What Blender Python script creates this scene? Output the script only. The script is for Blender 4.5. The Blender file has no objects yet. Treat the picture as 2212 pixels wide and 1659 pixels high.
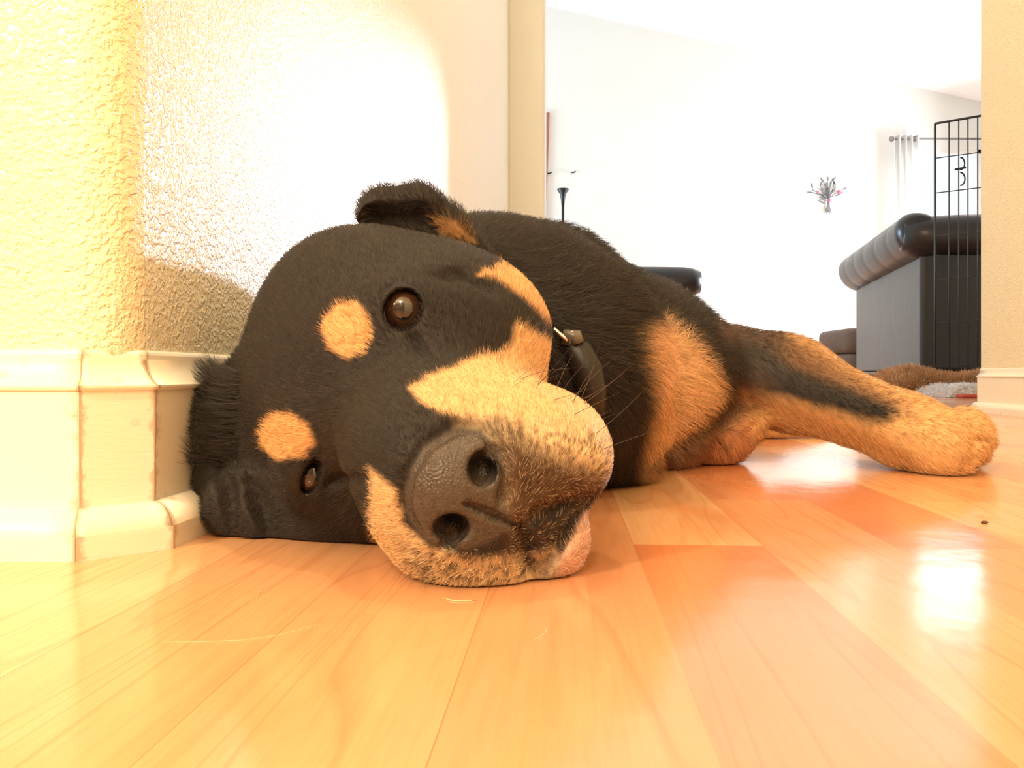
import bpy, bmesh, math, random
import numpy as np
from mathutils import Vector, Matrix

C = bpy.context.scene.collection
SC = bpy.context.scene
random.seed(7)
RNG = np.random.default_rng(11)
W, H = 2212, 1659
FPX = 1790.0          # focal length in pixels of the 2212 px frame
CAMZ = 0.088          # the phone stood on the floor
HZ = 807.0            # horizon row

# ------------------------------------------------------------ camera
cam_d = bpy.data.cameras.new('camera'); cam = bpy.data.objects.new('camera', cam_d); C.objects.link(cam)
cam.location = (0, 0, CAMZ); cam.rotation_euler = (math.pi/2, 0, 0)
cam_d.sensor_width = 36; cam_d.lens = 36*FPX/W; cam_d.clip_start = .01; cam_d.clip_end = 60
cam_d.shift_y = -(H/2-HZ)/W
SC.camera = cam
# ------------------------------------------------------------ world and exposure
wd = bpy.data.worlds.new('world'); SC.world = wd; wd.use_nodes = True
wd.node_tree.nodes['Background'].inputs[0].default_value = (.90, .95, 1, 1)
wd.node_tree.nodes['Background'].inputs[1].default_value = 1.1
vs = SC.view_settings
vs.view_transform = 'Standard'; vs.look = 'None'; vs.gamma = 1; vs.use_curve_mapping = False; vs.exposure = 0.0
try:
    SC.cycles.use_denoising = True
    SC.cycles.max_bounces = 8; SC.cycles.diffuse_bounces = 4; SC.cycles.glossy_bounces = 4
    SC.cycles.transparent_max_bounces = 8; SC.cycles.sample_clamp_indirect = 6
    SC.cycles_curves.shape = 'RIBBONS'
except Exception as e:
    print(e)

# ------------------------------------------------------------ lights
def area(name, loc, target, sx, sy, power, col):
    d = bpy.data.lights.new(name, 'AREA'); d.shape = 'RECTANGLE'; d.size = sx; d.size_y = sy
    d.energy = power; d.color = col
    o = bpy.data.objects.new(name, d); C.objects.link(o); o.location = loc
    o.rotation_euler = (Vector(target)-Vector(loc)).to_track_quat('-Z', 'Y').to_euler()
    return o
def bulb(name, loc, power, col, r):
    d = bpy.data.lights.new(name, 'POINT'); d.energy = power; d.color = col; d.shadow_soft_size = r
    o = bpy.data.objects.new(name, d); C.objects.link(o); o.location = loc
    return o
WARM = (1, .80, .50)
bulb('ceiling_bulb', (-.10, .82, 2.25), 48, WARM, .045)
bulb('ceiling_bulb', (-1.7, -1.6, 1.45), 270, WARM, .06)
bulb('hall_fill_bulb', (-.45, -2.4, 2.1), 150, WARM, .08)  # unseen lamp, added to brighten the far wall end down the hall
area('window_light', (4.52, 6.6, 1.05), (0, 5.8, .8), 2.0, 1.2, 215, (.93, .97, 1))       # daylight through the right window
area('window_light', (-2.85, 6.6, 1.05), (2.2, 5.2, .6), 2.2, 1.2, 270, (.58, .80, 1))    # daylight through the left window
area('window_light', (4.2, 7.9, 1.5), (.2, 2.2, .4), .66, 1.4, 22, (.9, .95, 1))        # daylight through the far window
sun_d = bpy.data.lights.new('sun', 'SUN'); sun_d.energy = 4.6; sun_d.color = (.88, .87, 1); sun_d.angle = math.radians(1.2)
sun = bpy.data.objects.new('sun', sun_d); C.objects.link(sun)                              # low sun through the far windows
sun.rotation_euler = Vector((-.62, -1, -.245)).to_track_quat('-Z', 'Y').to_euler()

# ------------------------------------------------------------ helpers
def at(px, py, Y): return np.array([(px-1106)/FPX*Y, Y, CAMZ+(HZ-py)/FPX*Y])
def obj(name, me, mats, parent=None, smooth=False):
    o = bpy.data.objects.new(name, me); C.objects.link(o)
    for m in (mats if isinstance(mats, (list, tuple)) else [mats]):
        if m: me.materials.append(m)
    if smooth:
        me.polygons.foreach_set('use_smooth', [True]*len(me.polygons))
    if parent: o.parent = parent
    return o
def from_bm(name, bm, mats, parent=None, smooth=False):
    me = bpy.data.meshes.new(name); bmesh.ops.recalc_face_normals(bm, faces=bm.faces[:]); bm.to_mesh(me); bm.free()
    return obj(name, me, mats, parent, smooth)
def tag(o, label=None, cat=None, group=None, kind=None):
    if label: o['label'] = label
    if cat: o['category'] = cat
    if group: o['group'] = group
    if kind: o['kind'] = kind
    return o
def empty(name, loc, rz=0):
    o = bpy.data.objects.new(name, None); C.objects.link(o); o.location = loc; o.rotation_euler = (0, 0, rz); return o
def add_box(bm, c, s, rz=0, bevel=0, seg=2):
    r = bmesh.ops.create_cube(bm, size=1); vsx = r['verts']
    for v in vsx: v.co = Vector((v.co.x*s[0], v.co.y*s[1], v.co.z*s[2]))
    if bevel:
        es = list({e for v in vsx for e in v.link_edges})
        rb = bmesh.ops.bevel(bm, geom=es, offset=bevel, segments=seg, profile=.5, affect='EDGES')
        vsx = list({v for f in rb['faces'] for v in f.verts} | {v for v in vsx if v.is_valid})
    M = Matrix.Rotation(rz, 4, 'Z')
    for v in vsx: v.co = M @ v.co + Vector(c)
def add_tube(bm, pts, radii, seg=12, cap=True):
    pts = [Vector(p) for p in pts]; rings = []
    if not hasattr(radii, '__len__'): radii = [radii]*len(pts)
    up = None
    for i, p in enumerate(pts):
        t = (pts[min(i+1, len(pts)-1)]-pts[max(i-1, 0)]).normalized()
        if up is None: up = t.orthogonal().normalized()
        up = (up - t*up.dot(t)).normalized(); sd = t.cross(up)
        r = radii[i]
        ra, rb = (r if hasattr(r, '__len__') else (r, r))
        rings.append([bm.verts.new(p+up*math.cos(a)*ra+sd*math.sin(a)*rb) for a in [2*math.pi*k/seg for k in range(seg)]])
    for a, b in zip(rings, rings[1:]):
        for k in range(seg): bm.faces.new((a[k], a[(k+1) % seg], b[(k+1) % seg], b[k]))
    if cap: bm.faces.new(rings[0][::-1]); bm.faces.new(rings[-1])
def add_lathe(bm, c, prof, seg=24):
    rings = [[bm.verts.new((c[0]+r*math.cos(2*math.pi*k/seg), c[1]+r*math.sin(2*math.pi*k/seg), c[2]+z)) for k in range(seg)] for r, z in prof]
    for a, b in zip(rings, rings[1:]):
        for k in range(seg): bm.faces.new((a[k], a[(k+1) % seg], b[(k+1) % seg], b[k]))
    bm.faces.new(rings[0][::-1]); bm.faces.new(rings[-1])
def add_prism(bm, poly, z0, z1):
    a = [bm.verts.new((x, y, z0)) for x, y in poly]; b = [bm.verts.new((x, y, z1)) for x, y in poly]
    n = len(poly)
    for k in range(n): bm.faces.new((a[k], a[(k+1) % n], b[(k+1) % n], b[k]))
    bm.faces.new(a[::-1]); bm.faces.new(b)

# ------------------------------------------------------------ materials
def mat(name, col=(.8, .8, .8), rough=.5, spec=.5, coat=0, metal=0):
    m = bpy.data.materials.new(name); m.use_nodes = True
    b = m.node_tree.nodes['Principled BSDF']
    b.inputs['Base Color'].default_value = (*col, 1); b.inputs['Roughness'].default_value = rough
    b.inputs['Specular IOR Level'].default_value = spec; b.inputs['Coat Weight'].default_value = coat
    b.inputs['Coat Roughness'].default_value = .08; b.inputs['Metallic'].default_value = metal
    return m
class N:
    def __init__(s, m): s.t = m.node_tree; s.b = s.t.nodes['Principled BSDF']
    def new(s, typ, **kw):
        n = s.t.nodes.new(typ)
        for k, v in kw.items():
            if hasattr(n, k) and not k.startswith('i_'): setattr(n, k, v)
        return n
    def link(s, a, b): s.t.links.new(a, b)
    def coord(s, scale=(1, 1, 1), rot=(0, 0, 0), loc=(0, 0, 0)):
        c = s.new('ShaderNodeTexCoord'); m = s.new('ShaderNodeMapping')
        m.inputs['Scale'].default_value = scale; m.inputs['Rotation'].default_value = rot; m.inputs['Location'].default_value = loc
        s.link(c.outputs['Object'], m.inputs['Vector']); return m.outputs[0]
    def noise(s, vec, scale, detail=3, rough=.5, dist=0):
        n = s.new('ShaderNodeTexNoise'); n.inputs['Scale'].default_value = scale; n.inputs['Detail'].default_value = detail
        n.inputs['Roughness'].default_value = rough; n.inputs['Distortion'].default_value = dist
        s.link(vec, n.inputs['Vector']); return n.outputs[0]
    def ramp(s, fac, stops):
        r = s.new('ShaderNodeValToRGB'); e = r.color_ramp.elements
        while len(e) < len(stops): e.new(.5)
        for el, (p, c) in zip(e, stops): el.position = p; el.color = (*c, 1) if hasattr(c, '__len__') else (c, c, c, 1)
        s.link(fac, r.inputs[0]); return r.outputs[0]
    def mix(s, fac, a, b, mode='MIX'):
        m = s.new('ShaderNodeMix'); m.data_type = 'RGBA'; m.blend_type = mode
        for sock, v in ((m.inputs[0], fac), (m.inputs[6], a), (m.inputs[7], b)):
            if hasattr(v, 'is_linked') or hasattr(v, 'links'): s.link(v, sock)
            elif hasattr(v, '__len__'): sock.default_value = (*v, 1)
            else: sock.default_value = v
        return m.outputs[2]
    def math(s, op, a, b=0.0):
        m = s.new('ShaderNodeMath'); m.operation = op
        for sock, v in ((m.inputs[0], a), (m.inputs[1], b)):
            if hasattr(v, 'links'): s.link(v, sock)
            else: sock.default_value = v
        return m.outputs[0]
    def bump(s, h, strength, dist=.001):
        b = s.new('ShaderNodeBump'); b.inputs['Strength'].default_value = strength; b.inputs['Distance'].default_value = dist
        s.link(h, b.inputs['Height']); s.link(b.outputs[0], s.b.inputs['Normal']); return b

TH = math.atan(.064)     # heading of the hallway against the view
def wall_mat(name, col, rough=.42, strength=1.0):
    m = mat(name, col, rough, .6); n = N(m)
    v = n.coord((1, 1, 1))
    a = n.noise(v, 330, 2, .5, .2); b = n.noise(v, 120, 2, .5, .3)
    h = n.math('ADD', n.math('MULTIPLY', n.ramp(a, [(.42, 0), (.66, 1)]), .6), b)
    n.bump(h, strength, .0014)
    return m
M_wall = wall_mat('orange_peel_wall_paint', (.82, .76, .57), .31, .8)
M_kit = mat('dark_unseen_walls', (.22, .14, .09), .5)  # dark brown put on the unseen walls to cut bounced light
M_white = wall_mat('far_wall_paint', (.78, .79, .76), .6, .3)
M_ceil = mat('ceiling_paint', (.9, .9, .88), .7)

# floor: three-strip laminate, boards run along the hallway
M_floor = mat('laminate_floor', (.7, .4, .2), .14, .5); n = N(M_floor)
v = n.coord((1, 1, 1), (0, 0, math.pi/2+TH), (0.0, .031, 0))
br = n.new('ShaderNodeTexBrick'); br.offset = .37; br.offset_frequency = 2; br.squash = 1
br.inputs['Scale'].default_value = 1; br.inputs['Brick Width'].default_value = .43; br.inputs['Row Height'].default_value = .066
br.inputs['Mortar Size'].default_value = .0003; br.inputs['Mortar Smooth'].default_value = .3; br.inputs['Bias'].default_value = 0
br.inputs['Color1'].default_value = (0, 0, 0, 1); br.inputs['Color2'].default_value = (1, 1, 1, 1); br.inputs['Mortar'].default_value = (.5, .5, .5, 1)
n.link(v, br.inputs['Vector'])
tone = n.ramp(br.outputs['Color'], [(0, (.55, .205, .10)), (.5, (.62, .295, .145)), (1, (.72, .42, .215))])
add = n.new('ShaderNodeVectorMath'); add.operation = 'ADD'; n.link(v, add.inputs[0])
sc_ = n.new('ShaderNodeVectorMath'); sc_.operation = 'SCALE'; sc_.inputs['Scale'].default_value = 7.3; n.link(br.outputs['Color'], sc_.inputs[0]); n.link(sc_.outputs[0], add.inputs[1])
def mapped(sx, sy):
    mp = n.new('ShaderNodeMapping'); mp.inputs['Scale'].default_value = (sx, sy, 1); n.link(add.outputs[0], mp.inputs['Vector']); return mp.outputs[0]
fig = n.noise(mapped(1.1, 15), 1, 2, .45, .5)
rings = n.math('FRACT', n.math('MULTIPLY', fig, 13))
lines = n.ramp(rings, [(0, 1), (.10, 0), (.85, 0), (1, .8)])
fine = n.noise(mapped(18, 420), 1, 3, .6)
blot = n.noise(mapped(2.5, 9), 1, 2, .5, .8)
c1 = n.mix(n.math('MULTIPLY', lines, .30), tone, (.40, .13, .04))
c2 = n.mix(n.math('MULTIPLY', n.ramp(fine, [(.45, 0), (.75, 1)]), .22), c1, (.42, .16, .05))
c3 = n.mix(n.math('MULTIPLY', n.ramp(blot, [(.55, 0), (.68, 1)]), .45), c2, (.62, .19, .06))
c4 = n.mix(n.math('MULTIPLY', br.outputs['Fac'], .25), c3, (.30, .10, .04))
n.link(c4, n.b.inputs['Base Color'])
hb = n.noise(n.coord((1, 1, 1)), 26, 2, .5)
hs = n.noise(mapped(60, 900), 1, 2, .5)
n.bump(n.math('ADD', hb, n.math('MULTIPLY', hs, .05)), .16, .0016)
n.link(n.ramp(n.noise(n.coord(), 3.5, 3, .6), [(.3, .10), (.75, .21)]), n.b.inputs['Roughness'])

M_trim = mat('white_trim_paint', (.84, .80, .70), .38, .5); n = N(M_trim)
ed = n.new('ShaderNodeAttribute'); ed.attribute_name = 'edge'
vv = n.coord()
na = n.noise(vv, 120, 5, .7, .5); nb = n.noise(vv, 38, 3, .6)
near = n.ramp(ed.outputs['Fac'], [(0, .34), (.035, .13), (.14, .01), (1, -.04)])
dirt = n.ramp(n.math('ADD', n.math('MULTIPLY', na, .5), n.math('ADD', n.math('MULTIPLY', nb, .5), near)), [(.60, 0), (.72, 1)])
n.link(n.mix(n.math('MULTIPLY', dirt, .6), (.84, .80, .70), (.36, .20, .10)), n.b.inputs['Base Color'])
n.bump(n.math('ADD', n.noise(n.coord((1, 1, 6)), 90, 3), dirt), .25, .0006)

# ------------------------------------------------------------ setting
dx, dy = math.sin(TH), math.cos(TH)      # along the hallway
# floor
bm = bmesh.new(); add_box(bm, (0.7, 3.2, -.02), (9, 10.6, .04)); fl = from_bm('floor', bm, M_floor); tag(fl, kind='structure')

P1 = np.array([-.2034, .386]); P2 = np.array([-.170, .4167])    # outer corner of the shoe moulding
D = np.array([dx, dy]); Lf = np.array([-dy, dx])                # along the hall / along the facing stub wall to the left
# left wall with bullnose corner; wall faces sit 21 mm behind the shoe front
nH = np.array([dy, -dx]); nF = -D
cw = np.linalg.solve(np.array([nH, nF]), np.array([nH @ (P2-.021*nH), nF @ (P1-.021*nF)]))
R = .026
cc = cw - nH*R - nF*R
arc = [tuple(cc + R*(nF*math.cos(a)+nH*math.sin(a))) for a in np.linspace(0, math.pi/2, 13)]
far_end = cw + D*2.88
stripW = .140
jut = far_end + nH*stripW
def arc2(c, r, n0, n1, k=7): return [tuple(c + r*(n0*math.cos(a)+n1*math.sin(a))) for a in np.linspace(0, math.pi/2, k)]
jc = jut - nH*.02 + D*.02
poly = [tuple(cw+Lf*2.95)] + arc + [tuple(far_end)] + arc2(jc, .02, nF, nH) + [tuple(jut+D*.16), tuple(far_end+D*.16+Lf*3.3), tuple(far_end+Lf*3.3), tuple(far_end+Lf*.12), tuple(cw+D*.12+Lf*.12), tuple(cw+Lf*2.95+D*.12)]
bm = bmesh.new(); add_prism(bm, poly, 0, 4.4); wl = from_bm('wall_left', bm, [M_wall, M_white]); tag(wl, kind='structure')
for p_ in wl.data.polygons:
    if p_.center.y > far_end[1]-.05 and p_.center.x > -.01: p_.material_index = 1      # living-room paint on the projecting end
# right wall: hallway side, ends at an outside corner
Q = np.array([1.058, 1.94]); nR = np.array([-dy, dx])
qw = Q - nR*.021 - D*.021
rc = qw - nR*.02 - D*.02
poly = [tuple(qw-D*5.2)] + arc2(rc, .02, nR, D) + [tuple(qw-nR*3.8), tuple(qw-nR*3.8-D*.12), tuple(qw-nR*.12-D*.12), tuple(qw-nR*.12-D*5.2)]
bm = bmesh.new(); add_prism(bm, poly, 0, 4.4); tag(from_bm('wall_right', bm, M_wall), kind='structure')

SHOE = [(0, 0), (0, .0100)]+[(-.0125*(1-math.cos(a)), .0100+.0132*math.sin(a)) for a in np.linspace(.12, math.pi/2, 12)]
BOARD = [(-.0125, .0232), (-.0122, .0795), (-.0104, .0802), (-.0099, .0812)]+[(-.0099-.0078*math.sin(a)**1.5, .0822+.0130*(1-math.cos(a))) for a in np.linspace(0, math.pi/2, 12)]+[(-.0179, .0975), (-.0184, .0988), (-.0196, .0998), (-.0225, .1003)]
PROF = SHOE + BOARD[1:]
def baseboard(name, path, ends_joint, maxlen=.01):
    """path: shoe-front polyline with outward side on the right of travel; one mesh, each run its own shell with a hairline mitre"""
    me_v, me_f, edge = [], [], []
    pts = [np.array(p, float) for p in path]
    nor = []
    for a, b in zip(pts, pts[1:]):
        t = (b-a)/np.linalg.norm(b-a); nor.append(np.array([t[1], -t[0]]))
    def corner(i, off):
        if i == 0: return pts[0]+nor[0]*off
        if i == len(pts)-1: return pts[-1]+nor[-1]*off
        A = np.array([nor[i-1], nor[i]]); return np.linalg.solve(A, np.array([nor[i-1] @ pts[i]+off, nor[i] @ pts[i]+off]))
    for s in range(len(pts)-1):
        L = np.linalg.norm(pts[s+1]-pts[s]); ln = min(L, .35)
        us = sorted(set([0, .0003]+list(np.linspace(.0003, L-.0003, max(3, int(ln/.004))))+[L-.0003, L]))
        base = len(me_v); m = len(PROF)
        for u in us:
            f = u/L; gap = .0006 if (u == 0 and s > 0) or (u == L and s < len(pts)-2) else 0
            for (o, z) in PROF:
                a, b = corner(s, o-gap), corner(s+1, o-gap); p = a*(1-f)+b*f
                me_v.append((p[0], p[1], z))
                e = 1.0
                if s > 0: e = min(e, u/.05)
                if s < len(pts)-2: e = min(e, (L-u)/.05)
                edge.append(e)
        for i in range(len(us)-1):
            for k in range(m-1): me_f.append((base+i*m+k, base+(i+1)*m+k, base+(i+1)*m+k+1, base+i*m+k+1))
    me = bpy.data.meshes.new(name); me.from_pydata(me_v, [], me_f); me.update()
    at_ = me.attributes.new('edge', 'FLOAT', 'POINT'); at_.data.foreach_set('value', edge)
    o = obj(name, me, M_trim); tag(o, kind='structure')
    m_ = len(PROF)-1; sm_ = [(2 <= (i % m_) <= 12) or ((i % m_) >= 17 and (i % m_) <= 27) for i in range(len(me.polygons))]
    me.polygons.foreach_set('use_smooth', sm_); return o
baseboard('baseboard_left', [P1+Lf*1.35, P1, P2, P2+D*2.86], True)
c45 = .031
baseboard('baseboard_right', [Q-nR*2.0, Q-nR*c45, Q-D*c45, Q-D*3.3], True)

# living room beyond
YF = 8.0
def wall_with_hole(name, a, b, off, h, u0, u1, z0, z1, m):
    a, b, off = Vector(a), Vector(b), Vector(off); L_ = (b-a).length; d_ = (b-a)/L_
    bm = bmesh.new(); us = [0, u0, u1, L_]; zs = [0, z0, z1, h]
    for o_ in (Vector((0, 0, 0)), off):
        g = [[bm.verts.new(a+d_*u+o_+Vector((0, 0, z))) for z in zs] for u in us]
        for i in range(3):
            for j in range(3):
                if (i, j) != (1, 1): bm.faces.new((g[i][j], g[i+1][j], g[i+1][j+1], g[i][j+1]))
        if o_.length == 0: g0 = g
    for (i, j), (k, l) in (((1, 1), (2, 1)), ((2, 1), (2, 2)), ((2, 2), (1, 2)), ((1, 2), (1, 1)), ((0, 0), (3, 0)), ((0, 3), (3, 3)), ((0, 0), (0, 3)), ((3, 0), (3, 3))):
        bm.faces.new((g0[i][j], g0[k][l], g[k][l], g[i][j]))
    return tag(from_bm(name, bm, m), kind='structure')
WX0, WX1, WZ0, WZ1 = 3.86, 4.56, .75, 2.26
wall_with_hole('wall_far', (-3, YF, 0), (4.6, YF, 0), (0, .12, 0), 4.6, WX0+3, WX1+3, WZ0, WZ1, M_white)
wall_with_hole('wall_living_right', (4.6, 1.7, 0), (4.6, YF+.12, 0), (.12, 0, 0), 4.6, 6.35-1.7, 7.9-1.7, WZ0, WZ1, M_white)
bm = bmesh.new(); add_prism(bm, [(-3.1, -3.4), (1.2, -3.4), (1.2, 3.78), (-3.1, 3.78)], 2.44, 2.54); tag(from_bm('ceiling_hall', bm, M_ceil), kind='structure')
bm = bmesh.new(); add_prism(bm, [(-3.1, -3.3), (-3, -3.3), (-3, 1.2), (-3.1, 1.2)], 0, 4.4); tag(from_bm('wall_kitchen_left', bm, M_kit), kind='structure')
bm = bmesh.new(); add_prism(bm, [(-3.1, -3.4), (1.3, -3.4), (1.3, -3.2), (-3.1, -3.2)], 0, 4.4); tag(from_bm('wall_kitchen_back', bm, M_kit), kind='structure')
bm = bmesh.new(); add_prism(bm, [(-3.12, 3.6), (-3, 3.6), (-3, YF+.12), (-3.12, YF+.12)], 0, 4.6); tag(from_bm('wall_living_left', bm, M_white), kind='structure')
def zc(x): return 3.708-.2195*x
bm = bmesh.new()
vv_ = [bm.verts.new(p) for p in ((-3.1, 1.6, zc(-3.1)), (4.7, 1.6, zc(4.7)), (4.7, YF+.1, zc(4.7)), (-3.1, YF+.1, zc(-3.1)))]
vt_ = [bm.verts.new(v.co+Vector((0, 0, .1))) for v in vv_]
bm.faces.new(vv_); bm.faces.new(vt_[::-1])
for k in range(4): bm.faces.new((vv_[k], vv_[(k+1) % 4], vt_[(k+1) % 4], vt_[k]))
tag(from_bm('ceiling', bm, M_ceil), kind='structure')

# ================================================================= the dog
# head frame: F towards the nose, U towards the crown, L towards the upper (left) eye
E0 = np.array([-.0735, .410, .078])
F = np.array([.27, -.92, -.28]); F /= np.linalg.norm(F)
L = np.array([.425, -.147, .895]); L -= F*(L@F); L /= np.linalg.norm(L)
U = np.cross(F, L)
def hp(f, u, l): return E0 + (F*f+U*u+L*l)/1000.
HF = np.array([F, U, L])
ID = np.eye(3)
def axis(*c): return np.concatenate(c)
def ramp_axis(segs):
    out = [segs[0][0]]
    for a, b, s0, s1 in segs:
        p = a
        while p < b:
            t = (p-a)/(b-a); p += s0+(s1-s0)*t; out.append(p)
    return np.array(sorted(set(out)), dtype=np.float32)
GX = ramp_axis([(-.192, -.072, .0019, .0019), (-.072, .068, .00115, .00115), (.068, .075, .0019, .0019), (.075, .16, .0019, .004), (.16, .50, .004, .0042)])
GY = ramp_axis([(.285, .40, .00115, .00115), (.40, .52, .0019, .0019), (.52, .62, .0019, .0045), (.62, 1.20, .0045, .0055), (1.2, 1.82, .0055, .010)])
GZ = ramp_axis([(-.004, .125, .00125, .00125), (.125, .235, .0019, .0019), (.235, .32, .0025, .005)])
FLD = np.full((len(GX), len(GY), len(GZ)), 1.0, dtype=np.float32)
def sub(lo, hi):
    return tuple(slice(max(0, int(np.searchsorted(g, a))-1), int(np.searchsorted(g, b))+1) for g, a, b in zip((GX, GY, GZ), lo, hi))
def grids(s): return GX[s[0]][:, None, None], GY[s[1]][None, :, None], GZ[s[2]][None, None, :]
def d_ell(s, c, r, A):
    x, y, z = grids(s); x = x-c[0]; y = y-c[1]; z = z-c[2]
    k0 = 0; k1 = 0
    for a, ra in zip(A, r):
        q = (x*a[0]+y*a[1]+z*a[2])/ra; k0 = k0+q*q; k1 = k1+(q/ra)**2
    k0 = np.sqrt(k0); k1 = np.sqrt(k1)+1e-9
    return k0*(k0-1)/k1
def d_cap(s, a, b, ra, rb):
    x, y, z = grids(s); ab = b-a; L2 = ab@ab
    h = np.clip(((x-a[0])*ab[0]+(y-a[1])*ab[1]+(z-a[2])*ab[2])/L2, 0, 1)
    return np.sqrt((x-a[0]-h*ab[0])**2+(y-a[1]-h*ab[1])**2+(z-a[2]-h*ab[2])**2)-(ra+(rb-ra)*h)
def smin(a, b, k):
    h = np.maximum(k-np.abs(a-b), 0)/k
    return np.minimum(a, b)-h*h*k*.25
def ell(c, r, A=ID, k=.02):
    c = np.asarray(c, float); r = np.asarray(r, float)
    ext = np.sqrt(((np.asarray(A)*r[:, None])**2).sum(0))+k+.008
    s = sub(c-ext, c+ext); FLD[s] = smin(FLD[s], d_ell(s, c, r, A), k)
def cap(a, b, ra, rb, k=.02):
    a = np.asarray(a, float); b = np.asarray(b, float); m = max(ra, rb)+k+.008
    s = sub(np.minimum(a, b)-m, np.maximum(a, b)+m); FLD[s] = smin(FLD[s], d_cap(s, a, b, ra, rb), k)
def cut_ell(c, r, A=ID, k=.004):
    c = np.asarray(c, float); r = np.asarray(r, float)
    ext = np.sqrt(((np.asarray(A)*r[:, None])**2).sum(0))+k+.004
    s = sub(c-ext, c+ext); FLD[s] = -smin(-FLD[s], d_ell(s, c, r, A), k)
def cut_cap(a, b, ra, rb, k=.003):
    a = np.asarray(a, float); b = np.asarray(b, float); m = max(ra, rb)+k+.004
    s = sub(np.minimum(a, b)-m, np.maximum(a, b)+m); FLD[s] = -smin(-FLD[s], d_cap(s, a, b, ra, rb), k)
def hell(c, r, k=.02): ell(hp(*c), np.array(r)/1000, HF, k)
def hcap(a, b, ra, rb, k=.02): cap(hp(*a), hp(*b), ra/1000, rb/1000, k)

# --- trunk, from the neck back to the hips, lying on its right side along the wall
ell((-.030, .60, .108), (.066, .07, .085), k=.03)
ell(at(1085, 745, .66), (.098, .10, .100), k=.04)
ell(at(1180, 748, .80), (.094, .13, .114), k=.035)
ell((.018, 1.08, .090), (.125, .26, .092), k=.045)
ell((.04, 1.42, .088), (.125, .25, .088), k=.05)
cap((.10, 1.50, .10), (.22, 1.42, .07), .075, .05, k=.05)       # upper hind thigh
cap((.22, 1.42, .07), (.36, 1.52, .03), .04, .022, k=.03)
cap((.36, 1.52, .03), (.46, 1.50, .018), .018, .018, k=.02)
cap((.12, 1.45, .05), (.24, 1.20, .030), .06, .028, k=.04)      # lower hind leg, its foot shows under the forearm
cap((.24, 1.20, .028), at(1660, 925, 1.13), .024, .016, k=.02)
cap(at(1660, 925, 1.13), at(1775, 941, 1.14), .016, .010, k=.02)
cap((-.02, 1.64, .08), (-.07, 1.78, .04), .03, .016, k=.03)      # tail root
# neck front down to the floor, chest
cap(at(1225, 800, .62), at(1290, 930, .68), .075, .058, k=.04)
ell(at(1395, 850, .80), (.070, .08, .085), k=.04)
ell(at(1450, 800, .84), (.058, .07, .066), k=.03)
# upper arm / shoulder and elbow
cap(at(1305, 732, .84), at(1540, 820, .86), .074, .042, k=.03)
cap(at(1400, 730, .84), at(1500, 800, .84), .052, .040, k=.03)
# upper foreleg
cap(at(1590, 800, .88), at(1700, 826, .85), .046, .042, k=.03)
cap(at(1700, 828, .85), at(1960, 932, .755), .042, .0295, k=.03)
cap(at(1960, 932, .755), at(2035, 958, .728), .030, .0275, k=.02)
ell(at(2040, 966, .725), (.029, .026, .0265), k=.012)
cap(at(2045, 955, .735), at(2082, 948, .775), .024, .020, k=.010)
for px, py, Y, r in ((2110, 922, .795, .0125), (2116, 950, .78, .0120), (2106, 978, .772, .0112), (2085, 905, .80, .012)):
    ell(at(px, py, Y), (r, r*1.5, r), k=.006)
# lower foreleg folded under the chest
cap(at(1380, 945, .86), at(1545, 940, .815), .040, .033, k=.02)
cap(at(1545, 940, .815), at(1615, 925, .83), .030, .018, k=.015)

# --- head
hell((-58, -2, 0), (70, 60, 68), k=.02)
hell((-90, -18, 0), (60, 62, 70), k=.03)
for sd in (1, -1):
    hell((-50, -43-4*(sd > 0), 45*sd+3*(sd > 0)), (52, 49, 38), k=.03)       # cheek
    hell((-12, -30, 40*sd), (36, 40, 30), k=.03)
    hell((-14, 14, 26*sd), (24, 16, 20), k=.02)        # brow
hcap((-10, -72, 0), (50, -84, 0), 34, 24, k=.03)       # jaw
hcap((-5, -6, 0), (60, -16, 0), 30, 24, k=.025)        # bridge
hcap((60, -17, 0), (88, -23, 0), 23, 18, k=.02)
hell((45, -48, 0), (52, 42, 38), k=.03)
hell((64, -65, 22), (34, 37, 23), k=.015)               # upper flew
hell((42, -86, 23), (26, 23, 20), k=.015)
hell((74, -52, -22), (30, 42, 24), k=.02)              # lower flew
hell((50, -62, -30), (42, 40, 26), k=.02)
hell((80, -50, 0), (24, 22, 26), k=.015)               # nose pad base
hell((84, -84, -12), (15, 17, 17), k=.010)              # chin
hell((-72, 8, 26), (46, 43, 42), k=.02)               # rounds the skull up to the ear
ell(at(585, 960, .505), (.042, .05, .055), k=.03)       # low side of the skull
ell(at(725, 1105, .468), (.046, .036, .034), k=.02)     # cheek pressed on the floor
ell(at(530, 1080, .512), (.036, .04, .04), k=.02)
# nose leather
hell((93, -27, 0), (15, 12, 17), k=.008)
hell((94, -36, 14), (13, 14, 12), k=.006)
hell((94, -36, -14), (13, 14, 12), k=.006)
hell((97, -40, 0), (10, 14, 10), k=.006)

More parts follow.
